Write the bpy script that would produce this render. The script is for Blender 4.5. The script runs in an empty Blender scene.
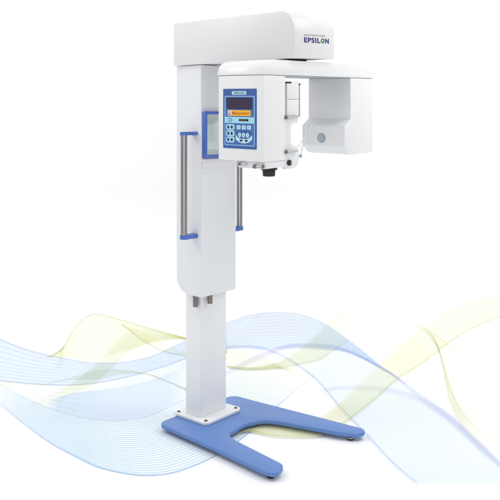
import bpy, bmesh, math
from mathutils import Vector, Matrix
S = bpy.context.scene
COL = S.collection
PI = math.pi

# ---------------------------------------------------------------- materials
def nt(name):
    m = bpy.data.materials.new(name); m.use_nodes = True
    n = m.node_tree.nodes; l = m.node_tree.links
    return m, n, l, n['Principled BSDF']

def painted(name, col, rough=.38, grain=.015, bump=.03, scale=900., coat=.0):
    """powder coated metal: faint tone drift, fine orange-peel bump"""
    m, n, l, p = nt(name)
    tc = n.new('ShaderNodeTexCoord')
    big = n.new('ShaderNodeTexNoise'); big.inputs['Scale'].default_value = 5.; big.inputs['Detail'].default_value = 4
    l.new(tc.outputs['Object'], big.inputs['Vector'])
    mx = n.new('ShaderNodeMix'); mx.data_type = 'RGBA'
    mx.inputs['A'].default_value = (*[c*(1-grain) for c in col], 1); mx.inputs['B'].default_value = (*[min(1, c*(1+grain)) for c in col], 1)
    l.new(big.outputs['Fac'], mx.inputs['Factor']); l.new(mx.outputs['Result'], p.inputs['Base Color'])
    fine = n.new('ShaderNodeTexNoise'); fine.inputs['Scale'].default_value = scale; fine.inputs['Detail'].default_value = 2
    l.new(tc.outputs['Object'], fine.inputs['Vector'])
    b = n.new('ShaderNodeBump'); b.inputs['Strength'].default_value = bump; b.inputs['Distance'].default_value = .002
    l.new(fine.outputs['Fac'], b.inputs['Height']); l.new(b.outputs['Normal'], p.inputs['Normal'])
    mr = n.new('ShaderNodeMapRange'); mr.inputs['To Min'].default_value = rough-.05; mr.inputs['To Max'].default_value = rough+.06
    l.new(big.outputs['Fac'], mr.inputs['Value']); l.new(mr.outputs['Result'], p.inputs['Roughness'])
    p.inputs['Coat Weight'].default_value = coat
    return m

def brushed(name, col, rough=.3):
    m, n, l, p = nt(name)
    tc = n.new('ShaderNodeTexCoord'); mp = n.new('ShaderNodeMapping'); mp.inputs['Scale'].default_value = (400, 400, 6)
    l.new(tc.outputs['Object'], mp.inputs['Vector'])
    t = n.new('ShaderNodeTexNoise'); t.inputs['Scale'].default_value = 1.; l.new(mp.outputs['Vector'], t.inputs['Vector'])
    mx = n.new('ShaderNodeMix'); mx.data_type = 'RGBA'
    mx.inputs['A'].default_value = (*[c*.8 for c in col], 1); mx.inputs['B'].default_value = (*[min(1, c*1.15) for c in col], 1)
    l.new(t.outputs['Fac'], mx.inputs['Factor']); l.new(mx.outputs['Result'], p.inputs['Base Color'])
    p.inputs['Metallic'].default_value = 1; p.inputs['Roughness'].default_value = rough
    return m

def plain(name, col, rough=.5, metal=0.):
    m, n, l, p = nt(name)
    t = n.new('ShaderNodeTexNoise'); t.inputs['Scale'].default_value = 40
    mx = n.new('ShaderNodeMix'); mx.data_type = 'RGBA'
    mx.inputs['A'].default_value = (*[c*.95 for c in col], 1); mx.inputs['B'].default_value = (*[min(1, c*1.04) for c in col], 1)
    l.new(t.outputs['Fac'], mx.inputs['Factor']); l.new(mx.outputs['Result'], p.inputs['Base Color'])
    p.inputs['Roughness'].default_value = rough; p.inputs['Metallic'].default_value = metal
    return m

def ink(name, col, alpha):
    """translucent print ink on the paper"""
    m, n, l, p = nt(name)
    n.remove(p)
    d = n.new('ShaderNodeBsdfDiffuse'); d.inputs['Color'].default_value = (*col, 1)
    t = n.new('ShaderNodeBsdfTransparent'); mx = n.new('ShaderNodeMixShader'); 
    at = n.new('ShaderNodeAttribute'); at.attribute_name = 'ink_fade'      # how much ink the print carries along each ribbon
    ml = n.new('ShaderNodeMath'); ml.operation = 'MULTIPLY'; ml.inputs[1].default_value = alpha
    l.new(at.outputs['Fac'], ml.inputs[0]); l.new(ml.outputs[0], mx.inputs['Fac'])
    l.new(t.outputs[0], mx.inputs[1]); l.new(d.outputs[0], mx.inputs[2])
    l.new(mx.outputs[0], n['Material Output'].inputs['Surface'])
    return m

def srgb(r, g, b):
    f = lambda v: (v/255/12.92) if v/255 <= .04045 else ((v/255+.055)/1.055)**2.4
    return (f(r), f(g), f(b))

WHITE = painted('white_powder_coat', (.755, .765, .785))
WARM = painted('warm_white_powder_coat', (.745, .737, .745))
CAPW = painted('white_cap_paint', (.80, .80, .80), rough=.3)
GREYW = painted('pale_grey_powder_coat', (.79, .795, .80))
BLUE = painted('blue_powder_coat', (.098, .205, .495), rough=.42, grain=.05, bump=.05)
BLUEP = painted('blue_plastic', (.07, .145, .50), rough=.32)
STEEL = brushed('brushed_steel', (.36, .34, .335), .26)
DARK = plain('dark_metal', (.03, .03, .032), .35, .3)
PIN = brushed('pin_metal', (.22, .20, .19), .35)
CHROME = plain('chrome', (.55, .55, .55), .28, 1.)
BLACK = plain('black_rubber', (.012, .012, .013), .55)
GAP = plain('shadow_gap', (.02, .02, .022), .8)
GREYP = plain('grey_plastic', (.30, .34, .38), .4)
SLOT = plain('slot_grey', (.36, .38, .41), .5)
PANEL = plain('panel_blue', srgb(60, 92, 160), .35)
PANELD = plain('panel_deep_blue', srgb(70, 105, 172), .35)
LCY = plain('panel_light_cyan', srgb(160, 214, 232), .4)
LBL = plain('panel_light_blue', srgb(140, 188, 228), .4)
KEYD = plain('key_dark', srgb(24, 42, 96), .4)
KEYL = plain('key_light', srgb(186, 226, 234), .4)
SCREEN = plain('screen_dark', srgb(56, 44, 72), .15)
ORANGE = plain('orange_label', srgb(244, 176, 44), .35)
BROWN = plain('brown_ink', srgb(150, 88, 10), .5)
ICON = plain('icon_white', srgb(236, 222, 214), .4)
ICONR = plain('icon_pink', srgb(220, 150, 140), .4)
INKG = plain('ink_dark_green', srgb(30, 66, 52), .5)
INKY = plain('ink_olive', srgb(150, 130, 60), .5)
BLK = plain('label_black', srgb(14, 14, 16), .4)
INKB = plain('ink_navy', srgb(20, 30, 112), .4)
INKGR = plain('ink_green', srgb(56, 128, 62), .4)
INKGY = plain('ink_grey', srgb(120, 122, 132), .5)
ROD = plain('dull_rod', (.50, .50, .49), .4, .35)
CORD = plain('white_cord', (.72, .73, .74), .4)

m, n, l, p = nt('mirror_glass')
p.inputs['Base Color'].default_value = (.70, .77, .79, 1); p.inputs['Metallic'].default_value = 1; p.inputs['Roughness'].default_value = .06
MIRROR = m

# ---------------------------------------------------------------- geometry helpers
OX, OY, H = -0.2433987, 3.8, 1.5352614
AX, AY = 0.76194, -0.64764
BX, BY = 0.64764, 0.76194
ROTZ = math.atan2(AY, AX)
TILT, YR = .030, 3.35           # the hanging carriage sags a little

def sag(v): v.z += TILT*((OY + v.x*AY + v.y*BY) - YR)
def lean(v): v.z += .045*(v.y + .06)

def link(name, bm, mat, parent=None, fn=None, bevel=0., seg=2, ang=35, bev_ang=30):
    bmesh.ops.remove_doubles(bm, verts=bm.verts, dist=1e-5)
    bmesh.ops.recalc_face_normals(bm, faces=bm.faces)
    if bevel:
        es = [e for e in bm.edges if len(e.link_faces) == 2 and e.calc_face_angle(0) > math.radians(bev_ang)]
        bmesh.ops.bevel(bm, geom=es, offset=bevel, segments=seg, profile=.5, affect='EDGES', clamp_overlap=True)
    if fn:
        for v in bm.verts: fn(v.co)
    me = bpy.data.meshes.new(name); bm.to_mesh(me); bm.free()
    for q in me.polygons: q.use_smooth = True
    me.set_sharp_from_angle(angle=math.radians(ang))
    for mm in (mat if isinstance(mat, (list, tuple)) else [mat]): me.materials.append(mm)
    o = bpy.data.objects.new(name, me); COL.objects.link(o)
    if parent: o.parent = parent
    return o

def box(bm, x0, x1, y0, y1, z0, z1):
    vs = [bm.verts.new((x, y, z)) for x in (x0, x1) for y in (y0, y1) for z in (z0, z1)]
    for f in ((0, 1, 3, 2), (4, 6, 7, 5), (0, 4, 5, 1), (2, 3, 7, 6), (0, 2, 6, 4), (1, 5, 7, 3)):
        bm.faces.new([vs[i] for i in f])

def prism(bm, pts, axis, lo, hi):
    """extrude a 2-D outline; axis 'x': pts are (y,z); 'y': (x,z); 'z': (x,y)"""
    def mk(p, t):
        return {'x': (t, p[0], p[1]), 'y': (p[0], t, p[1]), 'z': (p[0], p[1], t)}[axis]
    a = [bm.verts.new(mk(p, lo)) for p in pts]; b = [bm.verts.new(mk(p, hi)) for p in pts]
    bm.faces.new(a); bm.faces.new(b[::-1])
    k = len(pts)
    for i in range(k): bm.faces.new((a[i], a[(i+1) % k], b[(i+1) % k], b[i]))

def cyl(bm, c, r, h0, h1, axis='z', n=32, r2=None):
    r2 = r if r2 is None else r2
    def mk(u, v, t):
        return {'z': (c[0]+u, c[1]+v, c[2]+t), 'x': (c[0]+t, c[1]+u, c[2]+v), 'y': (c[0]+u, c[1]+t, c[2]+v)}[axis]
    a = [bm.verts.new(mk(r*math.cos(2*PI*i/n), r*math.sin(2*PI*i/n), h0)) for i in range(n)]
    b = [bm.verts.new(mk(r2*math.cos(2*PI*i/n), r2*math.sin(2*PI*i/n), h1)) for i in range(n)]
    bm.faces.new(a[::-1]); bm.faces.new(b)
    for i in range(n): bm.faces.new((a[i], a[(i+1) % n], b[(i+1) % n], b[i]))

def round_poly(pts, rad, seg=8):
    """round the corners of a polygon; rad per point"""
    out = []; k = len(pts)
    for i, p in enumerate(pts):
        r = rad[i] if isinstance(rad, (list, tuple)) else rad
        p = Vector(p); a = Vector(pts[i-1])-p; b = Vector(pts[(i+1) % k])-p
        if r <= 0: out.append(tuple(p)); continue
        ua, ub = a.normalized(), b.normalized()
        half = ua.angle(ub)/2
        d = min(r/math.tan(half), a.length*.49, b.length*.49); r = d*math.tan(half)
        s, e = p+ua*d, p+ub*d
        c = p+(ua+ub).normalized()*(r/math.sin(half))
        a0 = math.atan2(*(s-c).yx); a1 = math.atan2(*(e-c).yx)
        da = (a1-a0+PI) % (2*PI)-PI
        for j in range(seg+1):
            t = a0+da*j/seg; out.append((c.x+r*math.cos(t), c.y+r*math.sin(t)))
    return out

def tube(bm, pts, r, n=12):
    pts = [Vector(q) for q in pts]; rings = []
    for i, q in enumerate(pts):
        t = (pts[min(i+1, len(pts)-1)]-pts[max(i-1, 0)]).normalized()
        u = t.orthogonal().normalized() if i == 0 else (rings_u-(rings_u.dot(t))*t).normalized()
        rings_u = u; w = t.cross(u)
        rings.append([bm.verts.new(q+r*(math.cos(2*PI*j/n)*u+math.sin(2*PI*j/n)*w)) for j in range(n)])
    for i in range(len(rings)-1):
        for j in range(n): bm.faces.new((rings[i][j], rings[i][(j+1) % n], rings[i+1][(j+1) % n], rings[i+1][j]))
    bm.faces.new(rings[0][::-1]); bm.faces.new(rings[-1])

def lettering(bm, body, x0, x1, z0, z1, put, bold=0., thick=.0006, sub=None):
    """text fitted to a rectangle; put(u, v, t) -> local point"""
    cu = bpy.data.curves.new('t', 'FONT'); cu.body = body; cu.offset = bold; cu.extrude = .02; cu.resolution_u = 4; cu.space_character = 1.14
    o = bpy.data.objects.new('t', cu); COL.objects.link(o)
    me = bpy.data.meshes.new_from_object(o.evaluated_get(bpy.context.evaluated_depsgraph_get()))
    xs = [v.co.x for v in me.vertices]; ys = [v.co.y for v in me.vertices]
    ax, bx, ay, by = min(xs), max(xs), min(ys), max(ys)
    vs = []
    for v in me.vertices:
        u = x0+(v.co.x-ax)/(bx-ax)*(x1-x0); w = z0+(v.co.y-ay)/(by-ay)*(z1-z0)
        vs.append(bm.verts.new(put(u, w, thick if v.co.z > 0 else 0)))
    for q in me.polygons:
        try: bm.faces.new([vs[i] for i in q.vertices])
        except ValueError: pass
    bpy.data.objects.remove(o); bpy.data.curves.remove(cu); bpy.data.meshes.remove(me)

# ================================================================= THE MACHINE
root = bpy.data.objects.new('dental_x_ray_machine', None); COL.objects.link(root)
root.location = (OX, OY, 0); root.rotation_euler = (0, 0, ROTZ); root.empty_display_size = .2
root['label'] = 'tall white dental x-ray machine standing on a blue forked foot'
root['category'] = 'x-ray machine'

# ---- forked blue foot
foot = [(-.145, -.155), (-.145, .02), (-.135, .19), (-.118, .375), (.03, .385), (.42, .422), (.685, .446), (.69, .375), (.60, .333),
        (.40, .277), (.30, .25), (.225, .215), (.187, .115), (.205, -.028), (.26, -.055), (.615, -.113), (.638, -.205), (.580, -.215), (.25, -.182)]
rad = [.045, 0, 0, .05, .3, .5, .04, .05, .3, .8, .3, .09, .12, .05, .3, .05, .04, .2, .8]
bm = bmesh.new(); prism(bm, round_poly(foot, rad, 7), 'z', .020, .040)
base = link('foot_base', bm, BLUE, root, bevel=.0045, seg=3, bev_ang=60)
for (a, b) in ((.585, -.175), (.635, .375), (-.095, -.11), (-.075, .33)):
    bm = bmesh.new(); cyl(bm, (a, b, 0), .015, .0, .011, r2=.017); cyl(bm, (a, b, 0), .008, .011, .021)
    f = link('rubber_foot', bm, BLACK, base, bevel=.0015)
    bm = bmesh.new(); cyl(bm, (a, b, 0), .0175, .0105, .0145)
    link('foot_ring', bm, CHROME, base)

# ---- post with its mounting plate
bm = bmesh.new(); box(bm, -.1074, 0, 0, .187, .053, .80)
post = link('post', bm, GREYW, root, bevel=.004, seg=3)
pl = [(-.172, -.034), (-.172, .222), (.067, .238), (.067, -.034)]
bm = bmesh.new(); prism(bm, round_poly(pl, [.028]*4, 5), 'z', .0405, .054)
plate = link('mounting_plate', bm, WHITE, post, bevel=.002, bev_ang=60)
for (a, b) in ((-.145, -.012), (-.145, .198), (.043, .212), (.043, -.010)):
    bm = bmesh.new(); cyl(bm, (a, b, .054), .0085, 0, .0035, n=20); cyl(bm, (a, b, .0575), .005, 0, .002, n=6)
    link('bolt', bm, PIN, post)

# ---- upper column with curved rear bottom edge
ca0, ca1, cb0, cb1 = -.134, .04, -.04, .2175
prof = [(ca0, 1.806), (ca0, .76)]
for i in range(9):
    t = PI+i/8*PI/2
    prof.append((ca0+.085+.085*math.cos(t), .75+.083*math.sin(t)))
prof += [(ca1, .664), (ca1, 1.806)]
bm = bmesh.new(); prism(bm, prof, 'y', cb0, cb1)
column = link('column', bm, WHITE, root, bevel=.004, seg=3, bev_ang=50)
bm = bmesh.new(); box(bm, .0405, .052, cb0+.001, cb1-.001, 1.302, 1.3435)
link('ledge', bm, WARM, column, bevel=.002)
for (a, b, r, z) in ((-.020, -.019, .0125, .608), (.020, .045, .0125, .619)):
    bm = bmesh.new(); cyl(bm, (a, b, z), r, 0, .07, n=24)
    link('guide_pin', bm, PIN, column, bevel=.0015)

# ---- grab handles either side
def handle(side):
    sgn = -1 if side < 0 else 1
    edge = cb0 if side < 0 else cb1
    bc = edge+sgn*.076
    bm = bmesh.new(); cyl(bm, (-.003, bc, 0), .016, .975, 1.466, n=32)
    h = link('handle', bm, STEEL, root)
    for z0, z1 in ((.956, .977), (1.461, 1.4775)):
        e0, e1 = edge+sgn*.0005, bc+sgn*.019
        pts = [(-.024, e0), (.018, e0), (.018, e1), (-.024, e1)]
        bm = bmesh.new(); prism(bm, round_poly(pts, [.0, .0, .0195, .0195], 8), 'z', z0, z1)
        link('bracket', bm, BLUEP, h, bevel=.002, bev_ang=60)
handle(-1); handle(1)

# ---- mirror on the column front
mb0, mb1, mz0, mz1, mx0, mx1, w = -.0344, .2115, 1.3495, 1.5769, .0405, .064, .014
bm = bmesh.new()
box(bm, mx0, mx1, mb0, mb0+w, mz0, mz1); box(bm, mx0, mx1, mb1-w, mb1, mz0, mz1)
box(bm, mx0, mx1-.0005, mb0+w, mb1-w, mz0, mz0+w); box(bm, mx0, mx1-.0005, mb0+w, mb1-w, mz1-w, mz1)
mir = link('mirror', bm, BLUEP, root, bevel=.0012)
bm = bmesh.new(); box(bm, mx0, mx0+.006, mb0+w-.001, mb1-w+.001, mz0+w-.001, mz1-w+.001)
link('mirror_glass', bm, MIRROR, mir)

# ---- overhead arm
pa = [(-.1375, 1.807), (-.1375, 2.0205)]
for i in range(13):
    t = PI/2-i/12*PI/2
    pa.append((.6234-.082+.082*math.cos(t), 2.0205-.095+.095*math.sin(t)))
pa += [(.6234, 1.807)]
bm = bmesh.new(); prism(bm, pa, 'y', -.056, .251)
arm = link('overhead_arm', bm, WARM, root, fn=lean, bevel=.0025, bev_ang=50)
put = lambda u, v, t: (.6236+t, u, v)
bm = bmesh.new(); lettering(bm, 'EPSIL', .0137, .139, 1.8772, 1.9008, put, bold=.034)
link('logo_lettering', bm, INKB, arm, fn=lean)
bm = bmesh.new(); lettering(bm, 'N', .178, .2075, 1.8772, 1.9008, put, bold=.034)
link('logo_lettering', bm, INKB, arm, fn=lean)
bm = bmesh.new()
c = (.1585, 1.889); n_ = 32
o_ = [(c[0]+.0155*math.copysign(abs(math.cos(2*PI*i/n_))**1.15, math.cos(2*PI*i/n_)), c[1]+.0122*math.copysign(abs(math.sin(2*PI*i/n_))**1.15, math.sin(2*PI*i/n_))) for i in range(n_)]
i_ = [(c[0]+.0062*math.cos(2*PI*i/n_), c[1]+.0052*math.sin(2*PI*i/n_)) for i in range(n_)]
for i in range(n_):
    j = (i+1) % n_
    q = [o_[i], o_[j], i_[j], i_[i]]
    bm.faces.new([bm.verts.new((.6241, u, v)) for u, v in q])
link('logo_ring', bm, INKGR, arm, fn=lean)
bm = bmesh.new(); lettering(bm, 'panoramic/ceph', .0145, .176, 1.9050, 1.9175, put, bold=-.004)
link('logo_caption', bm, INKGY, arm, fn=lean)

# ---- pivot under the arm, near-black to paint in the gap's shadow
bm = bmesh.new(); cyl(bm, (.455, .085, 1.790), .105, 0, .030, n=64)
link('pivot', bm, GAP, root)

# ---- rotating carriage: long cap with rounded ends
b0, b1, z0, z1 = -.2516, .644, 1.7312, 1.797
pc = [(b0, z0)]
for i in range(13):
    t = PI-i/12*PI/2; pc.append((b0+.078+.078*math.cos(t), z1-.062+.062*math.sin(t)))
for i in range(13):
    t = PI/2-i/12*PI/2; pc.append((b1-.062+.062*math.cos(t), z1-.055+.055*math.sin(t)))
pc += [(b1, z0)]
bm = bmesh.new(); prism(bm, pc, 'x', .3435, .6055)
car = link('rotating_arm', bm, CAPW, root, fn=sag, bevel=.003, bev_ang=50)
bm = bmesh.new(); box(bm, .35, .600, b0+.006, b1-.02, 1.7285, 1.7310)
link('seam_gasket', bm, SLOT, car, fn=sag)

# ---- control box
bm = bmesh.new(); box(bm, .3475, .603, b0+.0025, -.0949, 1.3595, 1.7287)
cbx = link('control_box', bm, CAPW, root, fn=sag, bevel=.004, seg=3)
bm = bmesh.new(); box(bm, .455, .6005, b0+.012, -.098, 1.3305, 1.3592)
link('bottom_tray', bm, WHITE, cbx, fn=sag, bevel=.003)
def thumbscrew(p, axis, r, ln, par, hl=.008):
    bm = bmesh.new(); cyl(bm, p, r, 0, ln, axis, n=20)
    s = link('thumbscrew', bm, ROD, par, fn=sag, bevel=.001)
    bm = bmesh.new(); cyl(bm, p, r*1.7, -hl, 0, axis, n=20)
    link('screw_head', bm, PIN, s, fn=sag, bevel=.001)
thumbscrew((.478, -.249, 1.3475), 'x', .0045, .036, cbx)
thumbscrew((.566, -.252, 1.3415), 'x', .0055, .034, cbx, .012)
thumbscrew((.607, -.247, 1.343), 'x', .0055, .006, cbx)
bm = bmesh.new(); cyl(bm, (.555, -.15, 1.320), .037, 0, .007, n=40); cyl(bm, (.555, -.15, 1.292), .0265, 0, .028, n=40, r2=.029); cyl(bm, (.555, -.15, 1.327), .017, 0, .004)
link('collimator_knob', bm, BLACK, cbx, fn=sag, bevel=.002)

# ---- keypad on the control box
PBF = b0+.0025
def pa_(px): return .3774+(px-223)/33.4*.1914
def pz_(py): return 1.6716-(py-88.75)/60.*.2590
def deco(name, pts, mat, par, lv, rad=None, r=0., seg=5, thick=.0009):
    q = [(pa_(x), pz_(y)) for x, y in pts]
    if r: q = round_poly(q, r, seg)
    bm = bmesh.new(); prism(bm, q, 'y', PBF-.0012-lv*.0007-thick, PBF-.0012-lv*.0007+.0002)
    return link(name, bm, mat, par, fn=sag)
def rect(x0, x1, y0, y1): return [(x0, y0), (x1, y0), (x1, y1), (x0, y1)]
def oval(cx, cy, rx, ry, n=24, a0=0, a1=2*PI): return [(cx+rx*math.cos(a0+(a1-a0)*i/n), cy+ry*math.sin(a0+(a1-a0)*i/n)) for i in range(n)]
def ptext(name, body, x0, x1, y0, y1, mat, par, lv, bold=0.):
    bm = bmesh.new(); lettering(bm, body, pa_(x0), pa_(x1), pz_(y1), pz_(y0), lambda u, v, t: (u, PBF-.0012-lv*.0007-t, v), bold=bold)
    return link(name, bm, mat, par, fn=sag)
q = [(pa_(x), pz_(y)) for x, y in rect(223, 256.4, 88.75, 148.75)]
bm = bmesh.new(); prism(bm, round_poly(q, .002, 3), 'y', PBF-.0015, PBF+.0002)
panel = link('control_panel', bm, PANEL, root, fn=sag)
deco('name_badge', rect(232, 246.6, 91.1, 94.7), KEYL, panel, 1, r=.0077)
ptext('badge_lettering', 'EPSILON', 234.4, 244.6, 91.9, 94.0, INKG, panel, 2.4, .012)
deco('bezel', rect(224.7, 254.9, 95.8, 145.8), LBL, panel, 1, r=.006)
deco('bezel_field', rect(225.6, 254.0, 96.8, 144.8), PANELD, panel, 2, r=.004)
scr = deco('screen', rect(226.8, 252.6, 97.6, 109.2), SCREEN, panel, 3)
ob = deco('message_bar', rect(228.3, 251, 110.2, 116), ORANGE, panel, 3, r=.002)
deco('message_icon', rect(228.4, 232, 110.4, 115.8), ICON, panel, 4, r=.001)
deco('icon_dot', oval(230.2, 112.3, 1.0, 1.1), ICONR, panel, 5)
deco('icon_body', [(229.2, 115.2), (229.6, 113.7), (230.8, 113.7), (231.2, 115.2)], PANELD, panel, 5)
ptext('message_lettering', 'Measurement', 233, 249.6, 111.5, 114.6, BROWN, panel, 4.2, .004)
deco('status_strip', rect(224.9, 254.7, 117, 123.2), LCY, panel, 3)
ring = oval(230.4, 120, 2.3, 1.9)
deco('dial_ring', ring, PANELD, panel, 4); deco('dial_face', oval(230.4, 120, 1.75, 1.4), LCY, panel, 5); deco('dial_mark', rect(229.9, 230.9, 118.5, 121.5), LBL, panel, 6)
deco('status_label', rect(239.6, 248.9, 118.9, 121.1), BLK, panel, 4, r=.001)
ptext('status_lettering', 'READY', 241.4, 247.2, 119.4, 120.6, INKY, panel, 5.2)
for cy in (127.3, 133.6, 139.9):
    deco('key_pair', [(227.9, cy-2.9), (233.9, cy-2.9), (235, cy-1.5), (235, cy+1.5), (233.9, cy+2.9), (227.9, cy+2.9), (226.6, cy+1.5), (226.6, cy-1.5)], KEYL, panel, 3, r=.001)
    deco('key_inlay', [(228.3, cy-2.2), (233.4, cy-2.2), (234.3, cy-1.2), (234.3, cy+1.2), (233.4, cy+2.2), (228.3, cy+2.2), (227.3, cy+1.2), (227.3, cy-1.2)], LCY, panel, 4)
    for cx in (228.9, 232.4): deco('button', oval(cx, cy, 1.05, 1.6), KEYD, panel, 5)
    deco('key_divider', oval(230.65, cy, .42, 1.3), KEYL, panel, 5)
for cx in (239.1, 244.3, 249.5):
    deco('button', rect(cx-1.9, cx+1.9, 125.3, 129.3), KEYL, panel, 3, r=.002)
    deco('key_symbol', rect(cx-.8, cx+.8, 126.4, 128.2), LBL, panel, 4)
deco('key_cluster', oval(244.3, 137.2, 8.3, 5.9), KEYL, panel, 3)
deco('cluster_field', [(236.9, 134.4), (237.8, 132.6), (240.5, 131.2), (244.3, 130.8), (248.1, 131.2), (250.8, 132.6), (251.7, 134.4), (251.0, 136.6), (248.6, 138.2), (244.3, 138.7), (240.0, 138.2), (237.6, 136.6)], PANEL, panel, 4, r=.001)
for cx in (240.4, 244.3, 248.2):
    deco('button', oval(cx, 134.9, 1.55, 2.4), KEYL, panel, 5)
    deco('key_symbol', oval(cx, 134.9, .6, 1.1), LBL, panel, 6)
for cx in (241.7, 246.8): deco('button', [(cx-1.7, 140.4), (cx, 139.1), (cx+1.7, 140.4), (cx, 141.7)], KEYD, panel, 5)

# ---- sensor housing at the far end
ph = [(.630, 1.7287), (.425, 1.7287), (.425, 1.527), (.372, 1.496), (.372, 1.395), (.4215, 1.3545), (.630, 1.3545)]
bm = bmesh.new(); prism(bm, ph, 'x', .349, .603)
hs = link('sensor_housing', bm, GREYW, root, fn=sag, bevel=.0035, bev_ang=20)
bm = bmesh.new(); cyl(bm, (.467, .3722, 1.4334), .0235, -.004, 0, 'y', n=40)
bd = link('round_badge', bm, GREYP, hs, fn=sag, bevel=.0012)
bm = bmesh.new(); cyl(bm, (.467, .3722, 1.4334), .0185, -.005, -.0039, 'y', n=40)
link('badge_face', bm, plain('badge_face', (.40, .46, .52), .3), hs, fn=sag)

# ---- film/chin bracket behind the control box
bm = bmesh.new()
out = [(-.0940, 1.703), (.006, 1.703), (.006, 1.520), (-.034, 1.520), (-.046, 1.508), (-.046, 1.434), (-.034, 1.423), (.004, 1.416), (.012, 1.385), (.012, 1.355), (.006, 1.337), (-.012, 1.324), (-.035, 1.319), (-.0940, 1.320)]
prism(bm, out, 'x', .585, .597)
br = link('holder_bracket', bm, WHITE, root, fn=sag, bevel=.0018)
bm = bmesh.new(); box(bm, .5975, .6015, -.081, .004, 1.6265, 1.7005)
box(bm, .5975, .6015, -.081, .004, 1.5545, 1.6245)
link('cover_plate', bm, CAPW, br, fn=sag, bevel=.001)
bm = bmesh.new(); box(bm, .5980, .6005, -.0925, -.086, 1.555, 1.696)
link('slot', bm, SLOT, br, fn=sag)
bm = bmesh.new(); box(bm, .560, .596, .0085, .0225, 1.549, 1.694)
link('side_rail', bm, SLOT, br, fn=sag, bevel=.001)
bm = bmesh.new(); box(bm, .5985, .6035, -.090, -.052, 1.696, 1.7035)
link('latch', bm, BLACK, br, fn=sag, bevel=.001)
bm = bmesh.new(); box(bm, .590, .5975, .0085, .0235, 1.690, 1.697)
link('latch', bm, BLACK, br, fn=sag, bevel=.001)
for z in (1.547, 1.397): 
    thumbscrew((.606, -.088, z), 'y', .0048, .078, br, .012)
bm = bmesh.new(); cyl(bm, (.598, -.066, 1.347), .0125, 0, .010, 'x', n=24); 
link('lock_screw', bm, BLACK, br, fn=sag, bevel=.0015)
bm = bmesh.new(); cyl(bm, (.609, -.064, 1.347), .004, 0, .003, 'x', n=16)
link('screw_cap', bm, CHROME, br, fn=sag)
# white bite cord from bracket to housing
bm = bmesh.new(); tube(bm, [(.5, .246, 1.509), (.5, .205, 1.455), (.5, .170, 1.400), (.505, .146, 1.357), (.53, .085, 1.340), (.575, .010, 1.338)], .0032)
link('cord', bm, CORD, br, fn=sag)
bm = bmesh.new(); tube(bm, [(.585, .075, 1.462), (.585, .05, 1.435), (.59, .02, 1.415)], .0025)
tube(bm, [(.585, .075, 1.462), (.56, .11, 1.50)], .0025)
link('strap', bm, CORD, br, fn=sag)
bm = bmesh.new(); cyl(bm, (.503, .148, 1.358), .008, -.006, .006, 'x', n=20)
link('cord_clip', bm, GREYP, br, fn=sag, bevel=.001)

# ================================================================= STUDIO SWEEP with the printed waves
D1, RAD = 4.7, 1.0
def surf(x, s, h):
    if s <= D1: return (x, s, h)
    if s <= D1+RAD*PI/2:
        t = (s-D1)/RAD; r = RAD-h
        return (x, D1+r*math.sin(t), RAD-r*math.cos(t))
    return (x, D1+RAD-h, RAD+(s-D1-RAD*PI/2))
LINES = [
 ('paper', None), 
 ('line_blue', ink('line_blue', srgb(120, 162, 220), .25)), ('line_cyan', ink('line_cyan', srgb(120, 188, 225), .32)),
 ('line_violet', ink('line_violet', srgb(150, 145, 210), .19)), ('line_green', ink('line_green', srgb(182, 194, 115), .27)),
 ('line_yellow', ink('line_yellow', srgb(212, 214, 125), .30)),
 ('fill_blue', ink('fill_blue', srgb(135, 180, 235), .16)), ('fill_green', ink('fill_green', srgb(205, 215, 145), .16)),
 ('fill_yellow', ink('fill_yellow', srgb(238, 240, 180), .12)), ('fill_cyan', ink('fill_cyan', srgb(160, 208, 240), .055)),
 ('fill_pale', ink('fill_pale', srgb(248, 246, 200), .10)), ('fill_violet', ink('fill_violet', srgb(165, 175, 230), .10))]
SLOTS = {k: i for i, (k, _) in enumerate(LINES)}
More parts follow.
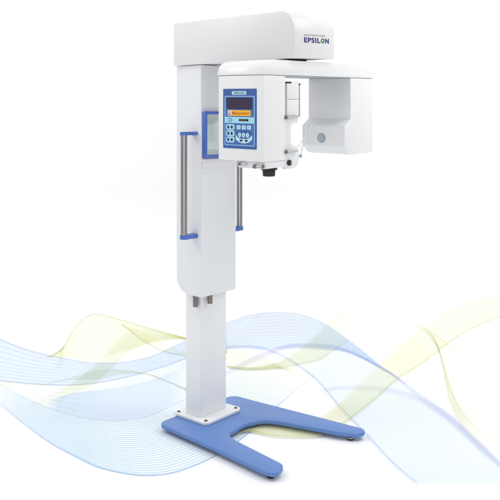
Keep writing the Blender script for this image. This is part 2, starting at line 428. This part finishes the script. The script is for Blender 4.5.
WAVES = [
([(-0.1644,5.036),(0.0485,5.3412),(0.2489,5.5319),(0.4341,5.6884),(0.5766,5.6498),(0.6793,5.5796)],[(-0.1496,4.9803),(0.0666,5.1092),(0.268,5.1391),(0.4744,5.2064),(0.6517,5.2796),(0.8634,5.3238)],0,None,0.5,'fill_pale',None,None,(0,0.4)),
([(0.6399,5.5319),(0.8794,5.4508),(1.0304,5.2885),(1.1506,5.036),(1.1575,4.6606),(1.0966,4.1946),(1.1074,3.8507)],[(0.5847,5.2974),(0.67,5.1391),(0.7771,4.957),(0.8664,4.734),(0.9153,4.5172),(0.987,4.1946),(1.0499,3.7886)],14,'line_yellow',0.25,'fill_pale',None,None,(0.3,0.4)),
([(-0.749,5.2342),(-0.6879,5.2974),(-0.5879,5.3325),(-0.4369,5.3498)],[(-0.7479,5.225),(-0.6418,5.1875),(-0.5378,5.1587),(-0.4206,5.1192)],0,None,0.5,'fill_pale',None,None,(0,0)),
([(1.0304,5.2885),(1.1823,5.1875),(1.315,5.036),(1.4124,4.6979),(1.4111,4.3179),(1.4264,4.1648)],[(1.1422,5.225),(1.1986,5.1683),(1.2295,5.036),(1.2067,4.7831),(1.1457,4.3824),(1.1117,4.0499),(1.1292,3.7886),(1.181,3.6138),(1.2116,3.5376)],12,'line_yellow',0.4,'fill_pale',None,None,(0.3,0.1)),
([(-1.4574,4.2553),(-1.3467,4.121),(-1.1326,3.8507),(-0.9506,3.6361),(-0.7699,3.4645),(-0.6618,3.3749),(-0.5197,3.313),(-0.4103,3.3037),(-0.3062,3.3461),(-0.1599,3.4955),(0.0,3.7643),(0.2233,4.2708),(0.4265,4.6606)],[(-1.5411,4.4999),(-1.4484,4.432),(-1.2063,4.1946),(-0.999,4.0222),(-0.8215,3.928),(-0.6631,3.9019),(-0.5187,3.9678),(-0.3564,4.1946),(-0.1358,4.5172),(0.0,4.734),(0.1924,4.9081)],26,'line_cyan',0.9,'fill_cyan','line_blue',None,(0.38,0.25,0.14)),
([(-0.9595,4.3179),(-0.799,4.3661),(-0.6397,4.4488),(-0.4835,4.6239),(-0.3155,4.8278),(-0.1489,4.957)],[(-0.9305,4.4488),(-0.7706,4.5347),(-0.6117,4.6792),(-0.4137,4.8692),(-0.2914,4.957),(-0.1504,5.0086)],8,'line_cyan',0.9,None,None,None,(0.3,0.0)),
([(-1.5471,4.5172),(-1.4706,4.4999),(-1.2794,4.4488),(-1.0987,4.4236),(-0.9305,4.4488),(-0.7706,4.5347)],[(-1.5411,4.4999),(-1.4484,4.432),(-1.2063,4.1946),(-0.999,4.0222),(-0.8215,3.928),(-0.6631,3.9019)],6,'line_yellow',0.5,'fill_cyan',None,None,(0,0.3)),
([(-1.1004,4.1066),(-0.999,4.0222),(-0.8215,3.928),(-0.6631,3.9019),(-0.5187,3.9678),(-0.404,4.121),(-0.2802,4.2864)],[(-1.1161,4.1648),(-1.0531,4.24),(-0.9595,4.3179),(-0.799,4.3661),(-0.6397,4.4488),(-0.4835,4.6239),(-0.3155,4.8278)],0,None,0.6,'fill_blue',None,None,(0.1,0.25)),
([(-1.1004,4.1066),(-0.999,4.0222),(-0.8215,3.928),(-0.6631,3.9019),(-0.5187,3.9678),(-0.404,4.121),(-0.2802,4.2864)],[(-1.1161,4.1648),(-1.0531,4.24),(-0.9595,4.3179),(-0.799,4.3661),(-0.6397,4.4488),(-0.4835,4.6239),(-0.3155,4.8278)],0,None,0.6,'fill_cyan',None,None,(0.1,0.25)),
([(-1.5471,4.5172),(-1.4706,4.4999),(-1.2794,4.4488),(-1.0987,4.4236),(-0.9305,4.4488),(-0.7706,4.5347),(-0.6117,4.6792),(-0.4137,4.8692),(-0.2914,4.957),(-0.1504,5.0086)],[(-1.7522,5.1292),(-1.6598,5.0888),(-1.428,4.9687),(-1.2124,4.8824),(-1.0067,4.8133),(-0.8179,4.8133),(-0.6398,4.8954),(-0.4299,5.068),(-0.1637,5.2434)],9,'line_cyan',0.7,'fill_blue','line_violet','line_violet',(0,0)),
([(-1.224,4.957),(-1.2083,5.0888),(-1.173,5.2434),(-1.1044,5.3194),(-1.0361,5.3238),(-0.8918,5.2796),(-0.7479,5.225),(-0.5714,5.1587),(-0.4191,5.099),(-0.1489,4.957)],[(-1.3081,4.8824),(-1.2091,4.8954),(-1.1167,4.8824),(-1.0182,4.8692),(-0.93,4.9081),(-0.8419,4.957),(-0.7202,5.0141),(-0.5953,5.068),(-0.4183,5.0888),(-0.1482,4.9329)],22,'line_yellow',0.5,'fill_yellow','line_green',None,(0,0)),
([(-1.2261,4.078),(-1.1321,4.2247),(-1.0255,4.4827),(-0.9826,4.6979),(-0.9323,4.9206),(-0.8747,5.0784),(-0.8094,5.1779),(-0.7105,5.197)],[(-1.0815,4.036),(-1.0013,4.2553),(-0.9014,4.4488),(-0.8597,4.6979),(-0.8017,4.9081),(-0.7217,5.0251),(-0.5975,5.0888),(-0.4194,5.1041)],6,'line_yellow',0.6,'fill_green',None,None,(0.3,0.15)),
([(-1.27,4.3179),(-1.1832,4.4153),(-1.0711,4.5522),(-0.9481,4.6792),(-0.7983,4.6979),(-0.6347,4.6239),(-0.5,4.4999),(-0.3596,4.3661),(-0.194,4.24)],[(-1.2794,4.4488),(-1.1764,4.4999),(-1.0333,4.5172),(-0.8891,4.5347),(-0.7555,4.6239),(-0.6021,4.6058),(-0.467,4.4657),(-0.3569,4.3339),(-0.1905,4.1648)],4,'line_green',0.6,'fill_green',None,None,(0.3,0.1)),
([(-0.8716,5.2342),(-0.8094,5.1779),(-0.6945,5.068),(-0.5505,4.957),(-0.4041,4.9081),(-0.146,4.8557)],[(-0.8716,5.2342),(-0.8133,5.2064),(-0.67,5.1391),(-0.56,5.0468),(-0.408,4.957),(-0.1471,4.8954)],3,'line_yellow',0.5,'fill_yellow','line_green',None,(0,0)),
([(-1.4148,4.9917),(-1.3394,5.003),(-1.224,4.957),(-1.0789,4.8557),(-0.8664,4.734)],[(-1.4117,4.9803),(-1.3276,4.957),(-1.2122,4.9081),(-1.0728,4.8278),(-0.8631,4.7164)],0,None,0.5,'fill_yellow',None,None,(0.3,0.3)),
([(-1.2247,4.9329),(-1.2116,4.8278),(-1.2022,4.7164),(-1.1651,4.6422),(-1.1155,4.5878)],[(-1.224,4.957),(-1.1737,4.8278),(-1.1591,4.7164),(-1.1408,4.6422),(-1.0949,4.5522)],0,None,0.5,'fill_green',None,None,(0,0.95)),
([(-0.1637,5.2434),(0.0,5.315),(0.1731,5.3412),(0.3454,5.3238),(0.5107,5.2342),(0.6614,5.068),(0.7657,4.8824),(0.8496,4.6422),(0.9038,4.432)],[(-0.1561,4.9803),(-0.0652,4.9917),(0.0781,4.9803),(0.2282,4.9917),(0.3267,5.003),(0.4879,4.9803),(0.6152,4.957),(0.7298,4.8557),(0.8496,4.6422)],12,'line_blue',0.6,'fill_blue','line_violet',None,(0,0)),
([(-0.1506,5.0141),(-0.0648,4.957),(0.0768,4.8954),(0.1863,4.751),(0.2952,4.5172)],[(-0.1423,4.734),(-0.0307,4.6979),(0.0737,4.6979),(0.2158,4.7164),(0.3351,4.6606)],9,'line_green',0.7,'fill_yellow',None,None,(0,0.4)),
([(-0.1401,4.6606),(0.0,4.7673),(0.2181,4.7673),(0.4265,4.6606),(0.4869,4.3824),(0.5495,4.121)],[(-0.1209,4.0222),(0.0,4.121),(0.1933,4.2247),(0.3771,4.121),(0.4862,3.9149),(0.5587,3.7167)],0,None,0.6,'fill_pale',None,None,(0,0.3)),
([(0.4127,5.2974),(0.5099,5.225),(0.6601,5.0574),(0.7657,4.8824),(0.9038,4.432),(0.9765,4.1501),(1.0304,3.9412),(1.0837,3.6361),(1.1157,3.4142),(1.1493,3.2089)],[(0.2524,4.8278),(0.3351,4.6606),(0.4071,4.4488),(0.445,4.2553),(0.487,4.0499),(0.5303,3.8634),(0.5684,3.7167),(0.6048,3.559),(0.6356,3.4241),(0.7047,3.2089)],32,'line_cyan',0.7,'fill_cyan',None,None,(0.18,0)),
([(-0.1504,5.0086),(-0.0655,5.0163),(0.0653,5.003),(0.1929,4.9206),(0.3105,4.751),(0.4071,4.4488),(0.487,4.0499),(0.5684,3.7167),(0.6356,3.4241),(0.7047,3.2089)],[(-0.15,4.9917),(-0.0653,4.9996),(0.0651,4.986),(0.1919,4.8954),(0.3083,4.7164),(0.404,4.4153),(0.4837,4.0222),(0.5649,3.6933),(0.6319,3.4043),(0.7005,3.2089)],0,None,0.6,'fill_blue','line_blue',None,(0,0)),
([(-0.3696,4.3499),(-0.2647,4.4999),(-0.1401,4.6606),(0.0,4.8557),(0.196,5.003),(0.3287,5.036),(0.4598,5.0306),(0.5566,5.0141),(0.659,4.945),(0.7572,4.8278),(0.8496,4.6422)],[(-0.3655,4.3021),(-0.2607,4.432),(-0.1374,4.5699),(0.0,4.7831),(0.1943,4.957),(0.326,4.9917),(0.4564,4.9917),(0.553,4.9803),(0.6558,4.9206),(0.755,4.8133),(0.8462,4.6239)],5,'line_violet',0.5,'fill_violet','line_violet',None,(0,0)),
([(0.2742,4.1946),(0.3951,4.3179),(0.5032,4.3742),(0.6079,4.3873),(0.7147,4.3742),(0.8056,4.3403),(0.9223,4.2247),(1.0235,3.9948),(1.0837,3.6361),(1.1157,3.4142),(1.1363,3.3177)],[(0.2732,4.1796),(0.3922,4.2864),(0.4985,4.3339),(0.6005,4.3339),(0.7055,4.3179),(0.7928,4.2708),(0.906,4.1501),(0.9997,3.9019),(1.064,3.5698),(1.1029,3.3749),(1.1236,3.2807)],0,None,0.6,'fill_violet','line_violet',None,(0.15,0)),
([(0.8496,4.6422),(0.9072,4.4488),(0.9734,4.2553),(1.0409,3.9813),(1.0905,3.6588),(1.1223,3.4341),(1.1427,3.3366)],[(0.8462,4.6239),(0.8937,4.3824),(0.9321,4.1946),(1.003,3.9149),(1.0457,3.6361),(1.0966,3.3556),(1.1173,3.2624)],5,'line_violet',0.5,'fill_violet',None,None,(0,0)),
([(0.8833,5.4835),(0.788,5.4508),(0.6621,5.384),(0.5625,5.2796),(0.4714,5.1683),(0.3253,4.9803),(0.1893,4.8278),(0.0618,4.7253),(-0.0308,4.7164),(-0.1428,4.751)],[(0.8445,5.1875),(0.6639,5.0888),(0.553,4.9803),(0.4443,4.8557),(0.345,4.7984),(0.2166,4.734),(0.0921,4.6979),(-0.0306,4.6885),(-0.1423,4.734)],9,'line_green',0.6,'fill_green',None,'line_green',(0.45,0)),
([(-0.0729,3.7167),(0.0598,3.8132),(0.25,3.8257),(0.4192,4.0084),(0.597,4.3499),(0.8101,4.7673),(0.9801,5.003),(1.188,5.2157),(1.3905,5.367),(1.62,5.459),(1.8534,5.4917)],[(-0.0099,3.7764),(0.0969,3.705),(0.241,3.6875),(0.3644,3.7167),(0.5118,3.9149),(0.6854,4.1946),(0.8497,4.4827),(1.001,4.6979),(1.236,4.9803),(1.4863,5.1875),(1.8169,5.3498)],12,'line_yellow',0.8,'fill_yellow',None,'line_green',(0,0)),
([(0.6399,5.5319),(0.7245,5.5239),(0.8259,5.4754),(0.9398,5.3755),(1.0311,5.293),(1.154,5.2157),(1.2372,5.1292),(1.3068,5.003),(1.3799,4.7984)],[(0.6538,5.5279),(0.7383,5.5199),(0.8391,5.4672),(0.9525,5.367),(1.0434,5.2841),(1.1707,5.197),(1.2528,5.1092),(1.3276,4.957),(1.3769,4.6606)],2,'line_green',0.5,'fill_green',None,None,(0.3,0.3)),
([(1.1422,5.225),(1.1986,5.1683),(1.2295,5.036),(1.2067,4.7831),(1.1457,4.3824),(1.1117,4.0499),(1.1292,3.7886),(1.181,3.6138),(1.2116,3.5376)],[(1.2193,5.1391),(1.2295,5.036),(1.2004,4.7831),(1.1228,4.3824),(1.0694,4.0499),(1.058,3.7643),(1.077,3.5059),(1.1093,3.3944),(1.1363,3.3177)],6,'line_green',0.5,'fill_green','line_green',None,(0.1,0.3))
]
WORLD = .56
LAMPS = [
 ('added_overhead_light', (0, 2.6, 8.5), (0, 3.4, 0), 8, 8, 240),  # added light with no known source, lifts the floor to white
 ('key_softbox', (-3.4, .6, 2.6), (-.2, 3.6, 1.2), 2.0, 2.6, 6),
 ('added_fill_light', (.4, -1.0, 1.1), (.3, 3.6, 1.5), 1.8, 1.6, 24),  # added to brighten the sensor housing's inner face, no such lamp known
 ('added_backdrop_light_left', (-2.8, 3.6, 3.6), (-1.0, 5.7, 1.2), 1.2, 2.4, 46),  # unseen light, added so the left of the backdrop goes white
 ('added_backdrop_light_right', (2.8, 3.6, 3.6), (1.0, 5.7, 1.2), 1.2, 2.4, 58),  # its counterpart, added to whiten the right of the backdrop
]
def spline(pts, n):
    """Catmull-Rom through pts, resampled to n+1 points evenly along it"""
    P = [Vector(q) for q in pts]; P = [2*P[0]-P[1]]+P+[2*P[-1]-P[-2]]; d = []
    for i in range(1, len(P)-2):
        for j in range(12):
            t = j/12; a, b, c, e = P[i-1:i+3]
            d.append(.5*((2*b)+(c-a)*t+(2*a-5*b+4*c-e)*t*t+(3*b-a-3*c+e)*t**3))
    d.append(P[-2]); L = [0]
    for i in range(1, len(d)): L.append(L[-1]+(d[i]-d[i-1]).length)
    out = []; k = 0
    for i in range(n+1):
        t = L[-1]*i/n
        while k < len(L)-2 and L[k+1] < t: k += 1
        f = (t-L[k])/max(1e-9, L[k+1]-L[k]); out.append(d[k].lerp(d[k+1], min(1, max(0, f))))
    return out

bm = bmesh.new(); FADE = bm.verts.layers.float.new('ink_fade')
xs = [-7, -4, -2, 0, 2, 4, 7]
ss = [-3, 0, 1.5, 3, 4, D1]+[D1+RAD*PI/2*i/24 for i in range(1, 25)]+[D1+RAD*PI/2+k for k in (1, 2.5, 4.5)]
grid = [[bm.verts.new(surf(x, s, 0)) for x in xs] for s in ss]
for i in range(len(ss)-1):
    for j in range(len(xs)-1): bm.faces.new((grid[i][j], grid[i][j+1], grid[i+1][j+1], grid[i+1][j]))
SMIN = 3.209
NSEG = 90
def strip(a, b, h, slot):
    prev = None
    for i, (p, q) in enumerate(zip(a, b)):
        u = i/(len(a)-1); fd = 1.; lo = fade[2] if len(fade) > 2 else 0.
        if fade[0]: fd *= lo+(1-lo)*min(1, u/fade[0])
        if fade[1]: fd *= min(1, (1-u)/fade[1])
        if p.y < SMIN and q.y < SMIN: prev = None; continue
        p2 = p if p.y >= SMIN else p.lerp(q, (SMIN-p.y)/(q.y-p.y)); q2 = q if q.y >= SMIN else q.lerp(p, (SMIN-q.y)/(p.y-q.y))
        cur = (bm.verts.new(surf(p2.x, p2.y, h)), bm.verts.new(surf(q2.x, q2.y, h)))
        cur[0][FADE] = cur[1][FADE] = fd
        if prev:
            f = bm.faces.new((prev[0], prev[1], cur[1], cur[0])); f.material_index = slot
        prev = cur
def stroke(c, w, h, slot):
    """a pen whose nib is drawn out along the floor, as the pattern is"""
    a, b = [], []
    for i, p in enumerate(c):
        k = 1+1.5*max(0, min(1, (5.6-p.y)/1.2))
        t = c[min(i+1, len(c)-1)]-c[max(i-1, 0)]
        t = Vector((t.x, t.y/k)); t.normalize()
        n_ = Vector((-t.y*w, t.x*w*k)); a.append(p+n_); b.append(p-n_)
    strip(a, b, h, slot)
for fi, (A_, B_, n_, lm, w, fm, ea, eb, fade) in enumerate(WAVES):
    a, b = spline(A_, NSEG), spline(B_, NSEG)
    h = .0006+fi*.0004
    if fm: strip(a, b, h, SLOTS[fm])
    if lm:
        for k in range(n_+1):
            t = k/max(1, n_); c = [p.lerp(q, t) for p, q in zip(a, b)]
            stroke(c, .0018*w, h+.00015, SLOTS[lm])
    for e, c in ((ea, a), (eb, b)):
        if e: stroke(c, .0034, h+.0003, SLOTS[e])
paper, n, l, p = nt('white_paper')
p.inputs['Base Color'].default_value = (.873, .873, .873, 1); p.inputs['Roughness'].default_value = .8; p.inputs['Specular IOR Level'].default_value = .1
tx = n.new('ShaderNodeTexNoise'); tx.inputs['Scale'].default_value = 300; bp = n.new('ShaderNodeBump'); bp.inputs['Strength'].default_value = .03
l.new(tx.outputs['Fac'], bp.inputs['Height']); l.new(bp.outputs['Normal'], p.inputs['Normal'])
me = bpy.data.meshes.new('backdrop'); bm.to_mesh(me); bm.free()
for q in me.polygons: q.use_smooth = True
me.materials.append(paper)
for k, mm in LINES[1:]: me.materials.append(mm)
o = bpy.data.objects.new('backdrop', me); COL.objects.link(o); o['kind'] = 'structure'
o['label'] = 'seamless white backdrop and floor printed with pale blue and green waves'

# ================================================================= LIGHT, WORLD, CAMERA
w = bpy.data.worlds.new('World'); S.world = w; w.use_nodes = True
w.node_tree.nodes['Background'].inputs['Color'].default_value = (.97, .985, 1, 1)
w.node_tree.nodes['Background'].inputs['Strength'].default_value = WORLD
def area(name, loc, target, sx, sy, power, col=(1, 1, 1)):
    L = bpy.data.lights.new(name, 'AREA'); L.shape = 'RECTANGLE'; L.size = sx; L.size_y = sy; L.energy = power; L.color = col
    o = bpy.data.objects.new(name, L); COL.objects.link(o); o.location = loc
    o.rotation_euler = (Vector(target)-Vector(loc)).to_track_quat('-Z', 'Y').to_euler()
for args in LAMPS: area(*args)

cam = bpy.data.cameras.new('camera'); co = bpy.data.objects.new('camera', cam); COL.objects.link(co)
co.location = (0, 0, H); co.rotation_euler = (PI/2, 0, 0)
cam.sensor_width = 36; cam.lens = 765/500*36; cam.shift_y = -.26; cam.clip_end = 200; cam.clip_start = .05
S.camera = co
S.render.engine = 'CYCLES'
S.cycles.transparent_max_bounces = 48; S.cycles.max_bounces = 10
S.render.resolution_x = S.render.resolution_y = 1024
S.view_settings.view_transform = 'Standard'; S.view_settings.look = 'None'; S.view_settings.exposure = 0; S.view_settings.gamma = 1
